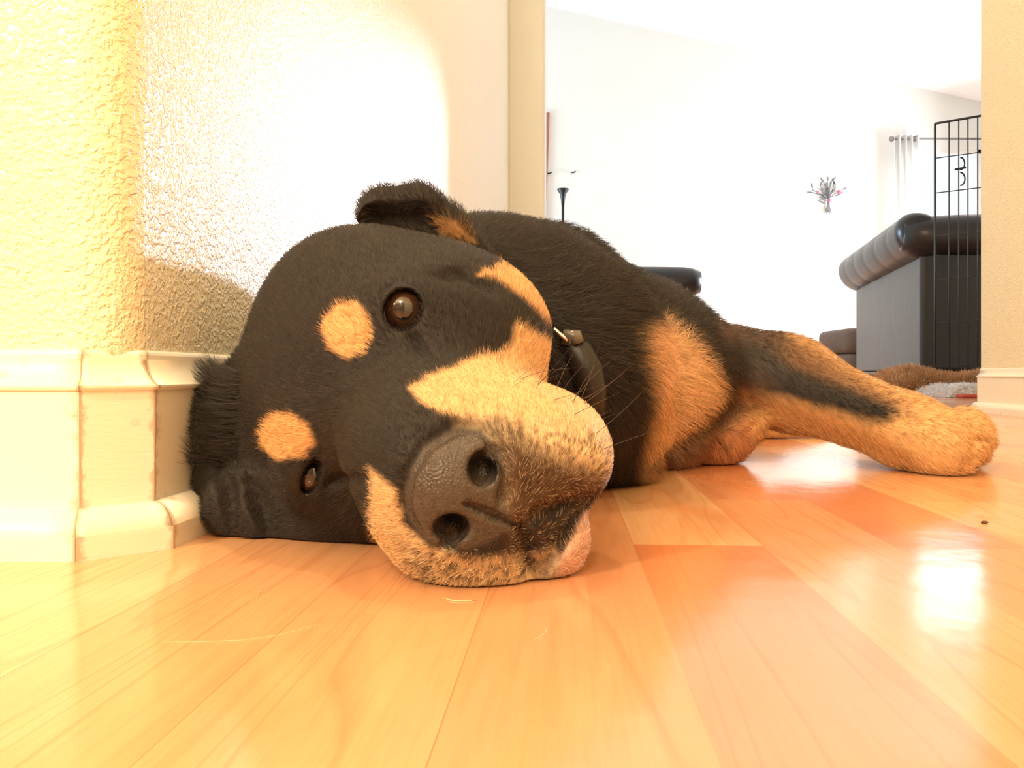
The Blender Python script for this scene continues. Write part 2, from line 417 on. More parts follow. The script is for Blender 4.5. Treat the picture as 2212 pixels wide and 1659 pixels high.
def fsamp(p):
    ix = []; 
    for g, q in zip((GX, GY, GZ), p):
        i = int(np.clip(np.searchsorted(g, q)-1, 0, len(g)-2)); ix.append((i, (q-g[i])/(g[i+1]-g[i])))
    s = 0
    for a in (0, 1):
        for b in (0, 1):
            for c in (0, 1):
                s += FLD[ix[0][0]+a, ix[1][0]+b, ix[2][0]+c]*(ix[0][1] if a else 1-ix[0][1])*(ix[1][1] if b else 1-ix[1][1])*(ix[2][1] if c else 1-ix[2][1])
    return s
def surf(px, py, d=0.0):
    'point of the skin met by looking along the given bearing'
    Y = .29
    while Y < .9 and fsamp(at(px, py, Y)) > 0: Y += .0008
    return at(px, py, Y+d)
def crease(pts, r, k=.002, d=.0, sub_=3):
    P_ = []
    for (a, b), (c, e) in zip(pts, pts[1:]):
        for t in np.linspace(0, 1, sub_, endpoint=False): P_.append((a+(c-a)*t, b+(e-b)*t))
    P_.append(pts[-1]); W_ = [surf(a, b, d) for a, b in P_]; m = len(W_)-1
    for i in range(m):
        ra = r*(.45+.55*math.sin(math.pi*min(1, (i+.3)/m))); rb = r*(.45+.55*math.sin(math.pi*min(1, (i+1.3)/m)))
        cut_cap(W_[i], W_[i+1], ra, rb, k=k)
# ears
EY = .50
pts = [(806, 470, .49), (828, 455, .505), (900, 452, .505), (965, 490, .51), (1020, 545, .515), (1075, 600, .52)]
rr = [.010, .013, .0145, .012, .009, .006]
for i in range(len(pts)-1): cap(at(*pts[i]), at(*pts[i+1]), rr[i], rr[i+1], k=.006)
cut_cap(at(815, 476, .488), at(905, 478, .488), .010, .012, k=.004)
cut_cap(at(905, 478, .488), at(1010, 535, .498), .011, .006, k=.004)
# lower ear folded on the floor
ell(at(470, 920, .49), (.014, .020, .030), k=.012)
ell(at(480, 1040, .462), (.016, .010, .020), k=.008)
ell(at(520, 1090, .448), (.022, .0075, .020), k=.006)
ell(at(555, 1110, .443), (.011, .006, .016), k=.004)
crease([(470, 1005), (492, 1060), (500, 1150)], .0042, .004)
crease([(540, 1040), (562, 1090), (576, 1150)], .0046, .004)
crease([(2094, 893), (2106, 940), (2104, 985), (2082, 1014)], .0030, .004)
crease([(2106, 948), (2140, 950)], .0026, .003)
crease([(1640, 905), (1600, 950)], .0022, .003)
cut_cap(at(600, 1060, .432), at(600, 1150, .430), .005, .007, k=.004)

# mouth line and philtrum
crease([(1004, 1088), (1040, 1103), (1080, 1120), (1122, 1142)], .0020, .0010, .0003)
crease([(1120, 1138), (1165, 1108), (1215, 1092), (1290, 1062)], .0030, .004)
crease([(1122, 1142), (1135, 1185), (1145, 1225), (1150, 1250)], .0034, .004)
crease([(1290, 1066), (1240, 1130), (1195, 1200), (1165, 1245)], .0030, .004)
# leather ring around the nose pad, folds of cheek, brow and corner of the eye
crease([(905, 1165), (872, 1100), (878, 1030), (915, 965), (985, 922), (1045, 925), (1090, 975), (1100, 1045), (1085, 1085)], .0013, .005)
crease([(880, 712), (905, 745), (935, 775)], .0020, .003)
crease([(930, 600), (1000, 590), (1060, 625)], .0020, .008)
crease([(1400, 1004), (1450, 972), (1510, 938), (1560, 900), (1592, 884)], .0065, .012)
crease([(640, 1060), (690, 1050), (740, 1030), (790, 1035)], .0022, .004)
NOSTR = []
# nostrils
for sd in (1, -1):
    px_, py_ = ((1044, 1012), (975, 1142))[sd < 0]
    q_ = surf(px_, py_); NOSTR.append(q_); ax_ = (F*0+L*.9+U*.45) if sd > 0 else (L*.4-U*.9); g_ = q_-np.array([0, 0, CAMZ]); g_ /= np.linalg.norm(g_)
    ax_ = ax_-g_*(ax_@g_); ax_ /= np.linalg.norm(ax_)
    cut_ell(q_, (.012, .0074, .0058), np.array([g_, ax_, np.cross(g_, ax_)]), k=.0018)
crease([(1052, 980), (1066, 968), (1085, 985), (1094, 1025)], .0026, .0015, 0)
crease([(985, 1150), (975, 1170), (952, 1184)], .0026, .0015, 0)
# eye sockets
EYES = []
for (f, u, l, half) in ((1, -1, 46, 1.0), (0, 7, -47, .42)):
    e = hp(f, u, l); g = np.array([0, 0, CAMZ])-e; g /= np.linalg.norm(g)
    s_ = np.cross(g, U); s_ /= np.linalg.norm(s_); t_ = np.cross(s_, g)
    ell(e-g*.006, (.019, .019, .016), k=.012)
    EYES.append((e, g, s_, t_, half))

# resting against the baseboard and wall without entering them
XX, YY, ZZ = GX[:, None, None], GY[None, :, None], GZ[None, None, :]
off = np.interp(GZ, [0, .018, .0235, .0245, .1, .104], [0, 0, -.010, -.0125, -.0125, -.021]).astype(np.float32)[None, None, :]
n45 = np.array([P2[1]-P1[1], -(P2[0]-P1[0])]); n45 /= np.linalg.norm(n45)
dm = None
for n_, p_ in ((nH, P2), (nF, P1), (n45, P1)):
    q_ = (XX-p_[0])*n_[0]+(YY-p_[1])*n_[1]-off; dm = q_ if dm is None else np.maximum(dm, q_)
FLD = np.maximum(FLD, .0012-dm).astype(np.float32)
# floor contact
z3 = GZ[None, None, :]
FLD = np.maximum(FLD, .0006-z3)
for (e, g, s_, t_, half) in EYES:
    cut_ell(e+g*.010, (.016, .0105, .0092*half), np.array([g, s_, t_]), k=.0025)

def surface_nets(Fv):
    S = Fv < 0
    nx, ny, nz = Fv.shape
    cnt = np.zeros((nx-1, ny-1, nz-1), np.uint8)
    for i in (0, 1):
        for j in (0, 1):
            for k in (0, 1): cnt += S[i:nx-1+i, j:ny-1+j, k:nz-1+k]
    act = (cnt > 0) & (cnt < 8)
    idx = -np.ones(act.shape, np.int32); I = np.argwhere(act); idx[act] = np.arange(len(I))
    cr = [(i, j, k) for i in (0, 1) for j in (0, 1) for k in (0, 1)]
    val = {c: Fv[I[:, 0]+c[0], I[:, 1]+c[1], I[:, 2]+c[2]] for c in cr}
    pos = {c: np.stack([GX[I[:, 0]+c[0]], GY[I[:, 1]+c[1]], GZ[I[:, 2]+c[2]]], 1) for c in cr}
    acc = np.zeros((len(I), 3)); w = np.zeros(len(I))
    for a in cr:
        for d in range(3):
            if a[d] == 0:
                b = list(a); b[d] = 1; b = tuple(b)
                va, vb = val[a], val[b]; m = (va < 0) != (vb < 0)
                t = np.where(m, va/(va-vb+1e-12*(va == vb)), 0)
                p = pos[a]+(pos[b]-pos[a])*t[:, None]
                acc[m] += p[m]; w[m] += 1
    V = acc/w[:, None]
    quads = []
    for d in range(3):
        o1, o2 = [(1, 2), (2, 0), (0, 1)][d]
        sl0 = [slice(None)]*3; sl1 = [slice(None)]*3; sl0[d] = slice(0, -1); sl1[d] = slice(1, None)
        A = S[tuple(sl0)]; B = S[tuple(sl1)]
        ch = A != B
        e = np.argwhere(ch)
        ok = (e[:, o1] > 0) & (e[:, o2] > 0) & (e[:, o1] < Fv.shape[o1]-1) & (e[:, o2] < Fv.shape[o2]-1)
        e = e[ok]; fl_ = A[e[:, 0], e[:, 1], e[:, 2]]
        def cid(a, b):
            q = e.copy(); q[:, o1] -= a; q[:, o2] -= b; return idx[q[:, 0], q[:, 1], q[:, 2]]
        Q4 = np.stack([cid(1, 1), cid(0, 1), cid(0, 0), cid(1, 0)], 1)
        Q4[~fl_] = Q4[~fl_][:, ::-1]; quads.append(Q4)
    return V, np.concatenate(quads)
DV, DF = surface_nets(FLD)
def relax(V, Fq, it, lam):
    n_ = len(V)
    e = np.concatenate([Fq[:, [0, 1]], Fq[:, [1, 2]], Fq[:, [2, 3]], Fq[:, [3, 0]]]); e = np.concatenate([e, e[:, ::-1]])
    deg = np.bincount(e[:, 0], minlength=n_)[:, None]
    for l_ in [lam, -lam*.9]*it:
        a = np.stack([np.bincount(e[:, 0], weights=V[e[:, 1], k], minlength=n_) for k in range(3)], 1)/deg
        V = V+l_*(a-V)
    return V
DV = relax(DV, DF, 2, .5)
def vnormals(V, Fq):
    fn = np.cross(V[Fq[:, 2]]-V[Fq[:, 0]], V[Fq[:, 3]]-V[Fq[:, 1]])
    N_ = np.stack([sum(np.bincount(Fq[:, q], weights=fn[:, k], minlength=len(V)) for q in range(4)) for k in range(3)], 1)
    return N_/(np.linalg.norm(N_, axis=1)[:, None]+1e-12)
DN = vnormals(DV, DF)
print('dog verts', len(DV))

# ---- coat: where each marking and painted fold shade lies on the body, given as directions from the front of the scene and kept per body region
def pj(V): return np.stack([1106+V[:, 0]/V[:, 1]*FPX, HZ-(V[:, 2]-CAMZ)/V[:, 1]*FPX], 1)
def sdpoly(P, poly):
    poly = np.array(poly, float); d = np.full(len(P), 1e9); ins = np.zeros(len(P), bool)
    for a, b in zip(poly, np.roll(poly, -1, 0)):
        ab = b-a; t = np.clip(((P-a)@ab)/(ab@ab+1e-9), 0, 1); q = P-a-t[:, None]*ab
        d = np.minimum(d, np.hypot(q[:, 0], q[:, 1]))
        c = ((a[1] > P[:, 1]) != (b[1] > P[:, 1])) & (P[:, 0] < (b[0]-a[0])*(P[:, 1]-a[1])/(b[1]-a[1]+1e-9)+a[0])
        ins ^= c
    return np.where(ins, d, -d)
def hsh(n): return np.frombuffer(np.random.default_rng(n).random(4096).tobytes(), float)
HT = np.random.default_rng(3).random(65536)
def vnoise(P):
    i = np.floor(P).astype(np.int64); f = P-i; f = f*f*(3-2*f); out = 0
    for a in (0, 1):
        for b in (0, 1):
            for c in (0, 1):
                hx = ((i[:, 0]+a)*73856093 ^ (i[:, 1]+b)*19349663 ^ (i[:, 2]+c)*83492791) & 65535
                w = (f[:, 0] if a else 1-f[:, 0])*(f[:, 1] if b else 1-f[:, 1])*(f[:, 2] if c else 1-f[:, 2])
                out = out+w*HT[hx]
    return out
BLACK = np.array([.0195, .0155, .0140]); TAN = np.array([.60, .33, .14]); PALE = np.array([.58, .43, .26])
GRIZ = np.array([.30, .21, .14]); LEATH = np.array([.062, .047, .038]); BROWN = np.array([.10, .05, .025]); PINK = np.array([.50, .30, .22])
def coat(V, jit=0):
    P = pj(V)
    nz = vnoise(V*220)-.5; nf = vnoise(V*900)-.5
    if jit: P = P+RNG.normal(0, jit, P.shape)
    P = P+nz[:, None]*8
    hl = (V-E0)@HF.T*1000     # head frame mm
    head = (V[:, 1] < .535) & (hl[:, 0] > -120)
    col = np.tile(BLACK, (len(V), 1)); wet = np.zeros(len(V)); lenf = np.ones(len(V))
    def put(m, c, soft=0):
        nonlocal col
        m = np.clip(m, 0, 1)[:, None]; col = col*(1-m)+c*m
    def poly(pl, c, soft, reg, amount=1):
        s = sdpoly(P, pl); put(np.where(reg, np.clip(s/soft+.5, 0, 1)*amount, 0), c)
    fr = hl[:, 0] > -30
    ptan = [(884, 838), (930, 812), (985, 790), (1040, 768), (1092, 762), (1110, 735), (1113, 698), (1150, 716), (1192, 742), (1225, 735), (1260, 760), (1420, 980), (1345, 1060), (1290, 1030), (1240, 1000), (1150, 950), (1085, 905), (1010, 900), (950, 890), (908, 868)]
    poly(ptan, np.array([.64, .40, .20]), 16, head)
    poly([(1030, 596), (1075, 605), (1130, 645), (1175, 690), (1215, 735), (1300, 760), (1260, 660), (1160, 600), (1090, 570)], TAN, 12, head)
    poly([(560, 930), (585, 895), (625, 890), (665, 915), (685, 955), (660, 985), (600, 995), (565, 965)], TAN, 12, head & (hl[:, 1] > 4))
    poly([(700, 690), (730, 660), (770, 652), (795, 680), (803, 725), (790, 762), (750, 776), (715, 755), (698, 720)], TAN, 12, head)
    poly([(940, 470), (985, 480), (1030, 525), (1000, 520), (950, 505)], TAN*.6, 14, head)
    # grizzled muzzle
    poly([(1000, 905), (1085, 900), (1160, 900), (1250, 900), (1345, 950), (1360, 1060), (1290, 1090), (1200, 1090), (1120, 1130), (1090, 1080), (1090, 1000), (1060, 950)], PALE, 70, head & fr, .75)
    poly([(800, 1010), (835, 1040), (860, 1060), (870, 1130), (930, 1185), (1000, 1205), (1080, 1205), (1125, 1190), (1155, 1250), (1120, 1310), (850, 1310), (800, 1150)], np.array([.55, .36, .19]), 14, head & fr)
    poly([(870, 1150), (930, 1195), (1000, 1210), (1080, 1210), (1125, 1195), (1165, 1250), (1120, 1310), (950, 1310), (880, 1220)], PALE*.85, 40, head & fr, .85)
    poly([(1070, 930), (1130, 950), (1180, 990), (1260, 1010), (1350, 1030), (1320, 1110), (1200, 1180), (1100, 1200), (1085, 1100)], BROWN*.62, 60, head & fr, .95)
    poly([(1130, 1135), (1180, 1100), (1300, 1060), (1320, 1090), (1265, 1110), (1215, 1190), (1170, 1240), (1135, 1225)], BLACK, 16, head & fr)
    poly([(1150, 1195), (1200, 1180), (1230, 1235), (1190, 1270), (1150, 1265)], GRIZ*1.3, 16, head & fr, .8)
    poly([(1262, 1108), (1310, 1085), (1320, 1150), (1255, 1245), (1205, 1250), (1215, 1200)], PINK, 8, head & fr)
    gq = np.stack([(V-E0)@F*260, (V-E0)@U*750, (V-E0)@L*750], 1); spk = np.clip((vnoise(gq)-.50)*6, 0, 1)
    reg = np.clip(sdpoly(P, [(985, 890), (1100, 880), (1345, 930), (1370, 1060), (1250, 1120), (1180, 1300), (860, 1300), (850, 1140), (900, 1150), (1090, 1180), (1095, 1000)])/40, 0, 1)
    put(np.where(head & fr, spk*reg*.75, 0), BROWN*.5)
    # nose leather
    sn = sdpoly(P, [(985, 925), (1040, 930), (1082, 975), (1092, 1040), (1085, 1090), (1115, 1130), (1070, 1170), (1010, 1186), (950, 1185), (905, 1160), (874, 1100), (880, 1040), (915, 970)])
    m = np.where(head & (hl[:, 0] > 78), np.clip(sn/10+.5, 0, 1), 0); put(m, LEATH*(1+.5*(vnoise(V*1500)-.5))[:, None]); wet = m
    for q_ in NOSTR: put(np.clip((.0078-np.linalg.norm((V-q_)*np.array([1, .5, 1]), axis=1))/.0022, 0, 1), BLACK*.12)  # shade inside the nostrils, painted as near black
    pl_ = [np.array(q) for q in ((1002, 1088), (1040, 1103), (1080, 1120), (1124, 1142))]
    PP = pj(V); dd = np.full(len(V), 1e9)
    for a_, b_ in zip(pl_, pl_[1:]):
        t_ = np.clip(((PP-a_)@(b_-a_))/((b_-a_)@(b_-a_)), 0, 1); dd = np.minimum(dd, np.linalg.norm(PP-a_-t_[:, None]*(b_-a_), axis=1))
    put(np.where(head & (hl[:, 0] > 78), np.clip((6-dd)/4, 0, 1), 0), BLACK*.25)  # crease shade of the philtrum painted as a dark line
    # eye rims
    for (e, g, s_, t_, half) in EYES:
        d = np.linalg.norm(V-e-g*.004, axis=1); mm = np.clip((.0165-d)/.003, 0, 1); put(mm, BLACK*.35); wet = np.maximum(wet, np.clip((.0145-d)/.002, 0, 1))
    # body
    body = ~head
    poly([(1392, 700), (1430, 692), (1500, 738), (1545, 795), (1572, 850), (1555, 900), (1500, 960), (1440, 1000), (1400, 1040), (1384, 1030), (1392, 960), (1408, 880), (1395, 800), (1384, 745)], np.array([.60, .37, .20]), 34, body & (V[:, 1] < .95))
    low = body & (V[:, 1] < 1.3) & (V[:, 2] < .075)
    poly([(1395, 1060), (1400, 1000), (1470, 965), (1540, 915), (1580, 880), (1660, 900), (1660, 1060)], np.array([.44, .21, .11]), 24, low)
    poly([(1590, 860), (1650, 850), (1760, 880), (1900, 915), (1930, 880), (1880, 850), (1700, 740), (1690, 700), (1800, 740), (2300, 800), (2300, 1200), (1500, 1200), (1640, 960)], np.array([.56, .33, .15]), 36, body & (V[:, 1] < 1.3))
    poly([(1560, 690), (1640, 690), (1760, 745), (1900, 840), (1960, 870), (1980, 900), (1900, 880), (1760, 820), (1560, 760)], BROWN*1.6, 40, body & (V[:, 1] < 1.3), .8)
    poly([(1500, 720), (1640, 745), (1700, 790), (1800, 830), (1900, 868), (1938, 890), (1925, 908), (1850, 895), (1760, 858), (1680, 838), (1600, 840), (1560, 800)], BLACK, 26, body & (V[:, 1] < 1.3))
    poly([(1500, 985), (1440, 1010), (1395, 1025), (1400, 1000), (1440, 965), (1500, 925), (1560, 870), (1590, 820), (1640, 830), (1640, 870), (1600, 900), (1560, 935)], BROWN*.8, 30, body & (V[:, 1] < 1.0), .85)  # shade of the fold between chest and lower foreleg, painted into the coat
    poly([(1560, 690), (1640, 690), (1700, 740), (1690, 800), (1640, 870), (1570, 860)], BLACK*1.6, 60, body & (V[:, 1] < 1.0), .75)
    poly([(1600, 842), (1700, 868), (1800, 892), (1900, 940), (1985, 995), (1965, 1006), (1850, 962), (1700, 905), (1600, 880)], np.array([.36, .17, .065]), 26, body & (V[:, 1] < 1.0), .8)  # browner forearm underside, its shade painted into the coat
    put(np.where(body, np.clip(sdpoly(P, [(1460, 960), (1540, 860), (1640, 800), (1700, 850), (1640, 900), (1560, 930), (1470, 990)])/40+.3, 0, 1)*.45, 0), BROWN)  # soft brown fold shading painted in around the elbow
    poly([(1640, 880), (1900, 960), (1900, 990), (1640, 960)], TAN*.8, 14, body & (V[:, 1] > 1.0))
    col = col*(1+nf[:, None]*.35)
    return np.clip(col, 0, 1), wet, head

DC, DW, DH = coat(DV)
def rgba(c): return np.concatenate([c, np.ones((len(c), 1))], 1).astype(np.float32).ravel()
me = bpy.data.meshes.new('body')
me.vertices.add(len(DV)); me.vertices.foreach_set('co', DV.astype(np.float32).ravel())
me.loops.add(len(DF)*4); me.loops.foreach_set('vertex_index', DF.astype(np.int32).ravel())
me.polygons.add(len(DF)); me.polygons.foreach_set('loop_start', np.arange(0, len(DF)*4, 4, dtype=np.int32)); me.polygons.foreach_set('loop_total', np.full(len(DF), 4, dtype=np.int32))
me.update(); me.validate()
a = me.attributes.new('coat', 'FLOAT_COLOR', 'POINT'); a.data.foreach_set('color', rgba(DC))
a = me.attributes.new('wet', 'FLOAT', 'POINT'); a.data.foreach_set('value', DW.astype(np.float32))

M_skin = mat('dog_coat', (.02, .02, .02), .62, .25); n = N(M_skin)
ac = n.new('ShaderNodeAttribute'); ac.attribute_name = 'coat'; aw = n.new('ShaderNodeAttribute'); aw.attribute_name = 'wet'
n.link(ac.outputs['Color'], n.b.inputs['Base Color'])
n.link(n.ramp(aw.outputs['Fac'], [(0, .65), (1, .34)]), n.b.inputs['Roughness'])
vor = n.new('ShaderNodeTexVoronoi'); vor.inputs['Scale'].default_value = 900; n.link(n.coord(), vor.inputs['Vector'])
n.bump(n.math('MULTIPLY', vor.outputs['Distance'], aw.outputs['Fac']), .6, .0006)
M_hair = mat('dog_hair', (.02, .02, .02), .45, .28); n = N(M_hair)
ac = n.new('ShaderNodeAttribute'); ac.attribute_name = 'coat'; n.link(ac.outputs['Color'], n.b.inputs['Base Color'])

dog = empty('dog', (.03, .9, 0))
tag(dog, 'black and tan dog lying on its side on the wood floor, head beside the baseboard', 'dog')
body = obj('body', me, M_skin, None, True); body.parent = dog; body.matrix_parent_inverse = Matrix.Translation((-.03, -.9, 0))
def adopt(o, root): o.parent = root; o.matrix_parent_inverse = Matrix.Translation(-root.location) @ Matrix.Identity(4); return o

# eyes
M_eye = mat('eye_brown', (.045, .022, .012), .06, .6, .6)
M_pupil = mat('pupil', (.008, .007, .007), .05, .6, .6)
for (e, g, s_, t_, half) in EYES:
    bm = bmesh.new(); r = .0118
    c = e-g*.0012
    bmesh.ops.create_uvsphere(bm, u_segments=48, v_segments=32, radius=r)
    q = Vector(g).to_track_quat('Z', 'Y').to_matrix().to_4x4()
    for v in bm.verts: v.co = Matrix.Translation(Vector(c)) @ q @ v.co
    for f_ in bm.faces:
        d = (f_.calc_center_median()-Vector(c)).normalized().dot(Vector(g)); f_.material_index = 1 if d > .93 else 0
    ey = from_bm('eye', bm, [M_eye, M_pupil], None, True); adopt(ey, dog)

# ---- fur: short individual hairs over the whole body, denser near the camera
def hair_curves(name, root, tip, bend, col, rad, material, parent):
    k = len(root); cu = bpy.data.hair_curves.new(name); cu.add_curves([4]*k)
    p = np.empty((k, 4, 3), np.float32)
    for j, t in enumerate((0, .36, .7, 1)): p[:, j] = root+(tip-root)*t+bend*(4*t*(1-t))
    cu.attributes['position'].data.foreach_set('vector', p.ravel()) if 'position' in cu.attributes else cu.position_data.foreach_set('vector', p.ravel())
    ra = cu.attributes.new('radius', 'FLOAT', 'POINT') if 'radius' not in cu.attributes else cu.attributes['radius']
    ra.data.foreach_set('value', (rad[:, None]*np.array([1, .85, .55, .08])).astype(np.float32).ravel())
    c = cu.attributes.new('coat', 'FLOAT_COLOR', 'CURVE'); c.data.foreach_set('color', rgba(col))
    o = bpy.data.objects.new(name, cu); C.objects.link(o); cu.materials.append(material)
    if parent: adopt(o, parent)
    return o
def sample(V, Fq, Nn, k, wfn):
    T = np.concatenate([Fq[:, [0, 1, 2]], Fq[:, [0, 2, 3]]])
    a, b, c = V[T[:, 0]], V[T[:, 1]], V[T[:, 2]]
    w = np.linalg.norm(np.cross(b-a, c-a), axis=1)*wfn((a+b+c)/3); w /= w.sum()
    t = RNG.choice(len(T), k, p=w); u = RNG.random((k, 2)); u = np.where((u.sum(1) > 1)[:, None], 1-u, u)
    T = T[t]; f = lambda A: A[T[:, 0]]*(1-u[:, :1]-u[:, 1:])+A[T[:, 1]]*u[:, :1]+A[T[:, 2]]*u[:, 1:]
    nn = f(Nn); return f(V), nn/np.linalg.norm(nn, axis=1)[:, None]
NH = 260000
hr, hn = sample(DV, DF, DN, NH, lambda c: 1/np.maximum(c[:, 1], .3)**2.4*(c[:, 2] > .002))
hc, hw, hh = coat(hr, 2.0)
keep = (hw < .35); hr, hn, hc, hh = hr[keep], hn[keep], hc[keep], hh[keep]
flow = np.where(hh[:, None], -F+U*.10, np.array([.12, .75, -.35])[None])
leg = (~hh) & (hr[:, 0] > .22); flow[leg] = np.array([.6, -.25, -.45])
nfl = np.stack([vnoise(hr*18+s*9.1)-.5 for s in range(3)], 1)
flow = flow/np.linalg.norm(flow, axis=1)[:, None]+nfl*.8+RNG.normal(0, .16, flow.shape)
hl_ = (hr-E0)@HF.T*1000
side = np.where(hh, np.sign(hl_[:, 2])*np.clip(np.abs(hl_[:, 2])/40, 0, 1), 0)
flow = flow+side[:, None]*L*.35
flow -= hn*(flow*hn).sum(1)[:, None]; flow /= np.linalg.norm(flow, axis=1)[:, None]+1e-9
ln = np.where(hh, .0042, .0095)
ln = np.where(hh & (hl_[:, 0] > 35), .0030, ln)
ln = np.where((~hh) & (hr[:, 1] < .78) & (hr[:, 0] > .02), .015, ln)      # longer on the throat
ln = np.where((hh & (hl_[:, 0] < -85)), .008, ln)
hp_ = pj(hr); tuft = (hp_[:, 0] < 520) & (hp_[:, 1] > 800) & (hp_[:, 1] < 1010) & (hr[:, 1] < .56)
ln = np.where(tuft, .015, ln)
ln = np.where(leg, .0065, ln)*RNG.uniform(.6, 1.25, len(hr))
lift = np.where(tuft, .7, np.where(hh, .24, .30))+RNG.normal(0, .07, len(hr))
tip = hr+(flow+hn*np.clip(lift, .05, 1)[:, None])*ln[:, None]
tip[:, 2] = np.maximum(tip[:, 2], .0006)
bend = hn*(ln*.10)[:, None]
rad = np.where(hh, .00008, .00011)*np.sqrt(np.maximum(hr[:, 1]/.42, .8))
jit = RNG.uniform(.55, 1.6, (len(hr), 1)); bright = (RNG.random((len(hr), 1)) < .05)*.04
grz = (hh & (hl_[:, 0] > 40) & (hp_[:, 1] > 930) & ((hp_[:, 0] > 1090) | (hp_[:, 1] > 1185)) & (RNG.random(len(hr)) < .22))[:, None]*np.array([[.34, .27, .18]])
hc = np.clip(hc*jit+grz+bright*np.array([[1, .85, .7]]), 0, 1)
fur = hair_curves('fur', hr-hn*.0003, tip, bend, hc, rad, M_hair, dog); tag(fur, kind='stuff')

# whiskers and long guard hairs of the muzzle
def whisker(lst, a, b, sag, r0=.00016):
    a, b = np.array(a, float), np.array(b, float); k = 8
    lst.append([a+(b-a)*t+np.array(sag)*4*t*(1-t) for t in np.linspace(0, 1, k)]+[r0])
ws = []
for i in range(26):
    f = RNG.uniform(40, 82); l = RNG.uniform(28, 46); u = RNG.uniform(-85, -35)
    a = hp(f, u, l); d = F*RNG.uniform(-.5, .5)+L*RNG.uniform(.4, .9)-U*RNG.uniform(.1, .8); d /= np.linalg.norm(d)
    whisker(ws, a, a+d*RNG.uniform(.022, .045), U*RNG.uniform(-.004, .004))
for i in range(14):
    f = RNG.uniform(55, 95); l = -RNG.uniform(30, 44); u = RNG.uniform(-70, -30)
    a = hp(f, u, l); b = a+np.array([RNG.uniform(-.02, .012), -RNG.uniform(.008, .03), 0]); b[2] = RNG.uniform(.0006, .003)
    whisker(ws, a, b, (0, 0, .002), .00016)
M_wk = mat('whisker_hair', (.06, .035, .025), .5)
for w_ in ws:
    bm = bmesh.new(); add_tube(bm, w_[:-1], [w_[-1]*(1-.85*t) for t in np.linspace(0, 1, len(w_)-1)], 5)
    adopt(from_bm('whisker', bm, M_wk, None, True), dog)

# ---------------- collar
M_nylon = mat('black_webbing', (.012, .012, .013), .6); M_plastic = mat('black_plastic', (.012, .011, .011), .42, .35); M_metal = mat('ring_metal', (.55, .52, .48), .3, .5, 0, 1)
collar = empty('dog_collar', (-.03, .57, .1)); tag(collar, "black nylon collar with a plastic buckle around the dog's neck", 'dog collar')
bm = bmesh.new()
cen = np.array([-.030, .575, .098]); rows = []
for k in range(40):
    a = 2*math.pi*k/40; e_ = np.array([math.cos(a)*.0865, math.cos(a)*.012, math.sin(a)*.080]); o_ = e_/np.linalg.norm(e_)
    ctr = cen+e_; ctr[2] = max(ctr[2], .004); ax = np.array([.12, .99, 0])*.011
    rows.append([bm.verts.new(ctr+s1*ax+o_*s2) for s1, s2 in ((-1, 0), (1, 0), (1, .0022), (-1, .0022))])
for k in range(40):
    A_, B_ = rows[k], rows[(k+1) % 40]
    for q in range(4): bm.faces.new((A_[q], A_[(q+1) % 4], B_[(q+1) % 4], B_[q]))
adopt(from_bm('band', bm, M_nylon), collar)
bm = bmesh.new()
bp = [at(1226, 738, .542), at(1250, 760, .540), at(1268, 800, .538), at(1277, 845, .540), at(1283, 893, .545)]
add_tube(bm, bp, [(.0085, .007), (.0105, .009), (.0110, .010), (.0105, .010), (.009, .008)], 16)
adopt(from_bm('buckle', bm, M_plastic, None, True), collar)
bm = bmesh.new(); add_tube(bm, [at(1222, 742, .536), at(1228, 724, .534), at(1243, 726, .534), at(1250, 742, .534)], [.0042, .005, .005, .0042], 12)
adopt(from_bm('buckle_cap', bm, mat('worn_plastic', (.10, .09, .08), .25), None, True), collar)
bm = bmesh.new(); add_tube(bm, [at(1200, 714, .53), at(1224, 734, .532)], .0014, 8)
for k in range(7): p = at(1200+3.6*k, 714+3*k, .5305); add_tube(bm, [p-np.array([.0012, 0, -.0014]), p+np.array([.0012, 0, -.0014])], .0012, 6)
adopt(from_bm('metal_ring', bm, M_metal, None, True), collar)

# ---------------- sofa
M_leather = mat('dark_leather', (.018, .016, .018), .36, .42, .1); n = N(M_leather)
n.bump(n.math('ADD', n.noise(n.coord(), 5, 2, .5, .5), n.math('MULTIPLY', n.noise(n.coord(), 260, 2), .03)), .12, .02)
M_foot = mat('dark_wood_feet', (.03, .02, .015), .4)
SA = -math.atan2(.35, 1.8)
sofa = empty('sofa', (2.01, 4.1, 0), SA); tag(sofa, 'dark leather sofa seen from behind on its rolled back, beside the right wall corner', 'sofa')
def puff(name, parent, pts, radii, seg=20, seams=()):
    bm = bmesh.new(); rs = []
    for i, r in enumerate(radii): rs.append(r)
    add_tube(bm, pts, rs, seg); return from_bm(name, bm, M_leather, parent, True)
bm = bmesh.new(); add_box(bm, (.43, .74, .395), (.84, 1.48, .60), 0, .02, 3); from_bm('base', bm, M_leather, sofa, False)
def roll(x0, y0, x1, y1, z, ra, rb, nseg, taper=.9):
    k = nseg*8; pts = []; rad = []
    for i in range(k+1):
        t = i/k; s = abs(math.sin(math.pi*nseg*t)); w_ = .97+.03*s**.35 if 0 < i < k else .72
        if i in (1, k-1): w_ = .93
        pts.append((x0+(x1-x0)*t, y0+(y1-y0)*t, z-.02*t)); rad.append((ra*w_, rb*w_))
    return pts, rad
p_, r_ = roll(.02, -.03, .02, 1.56, .775, .105, .13, 6); puff('back_roll', sofa, p_, r_, 24)
p_, r_ = roll(-.07, .03, .92, .03, .775, .108, .10, 1); puff('arm_roll', sofa, p_, r_, 24)
bm = bmesh.new(); add_box(bm, (.43, .74, .088), (.87, 1.51, .016), 0, .004); from_bm('welt', bm, M_leather, sofa)
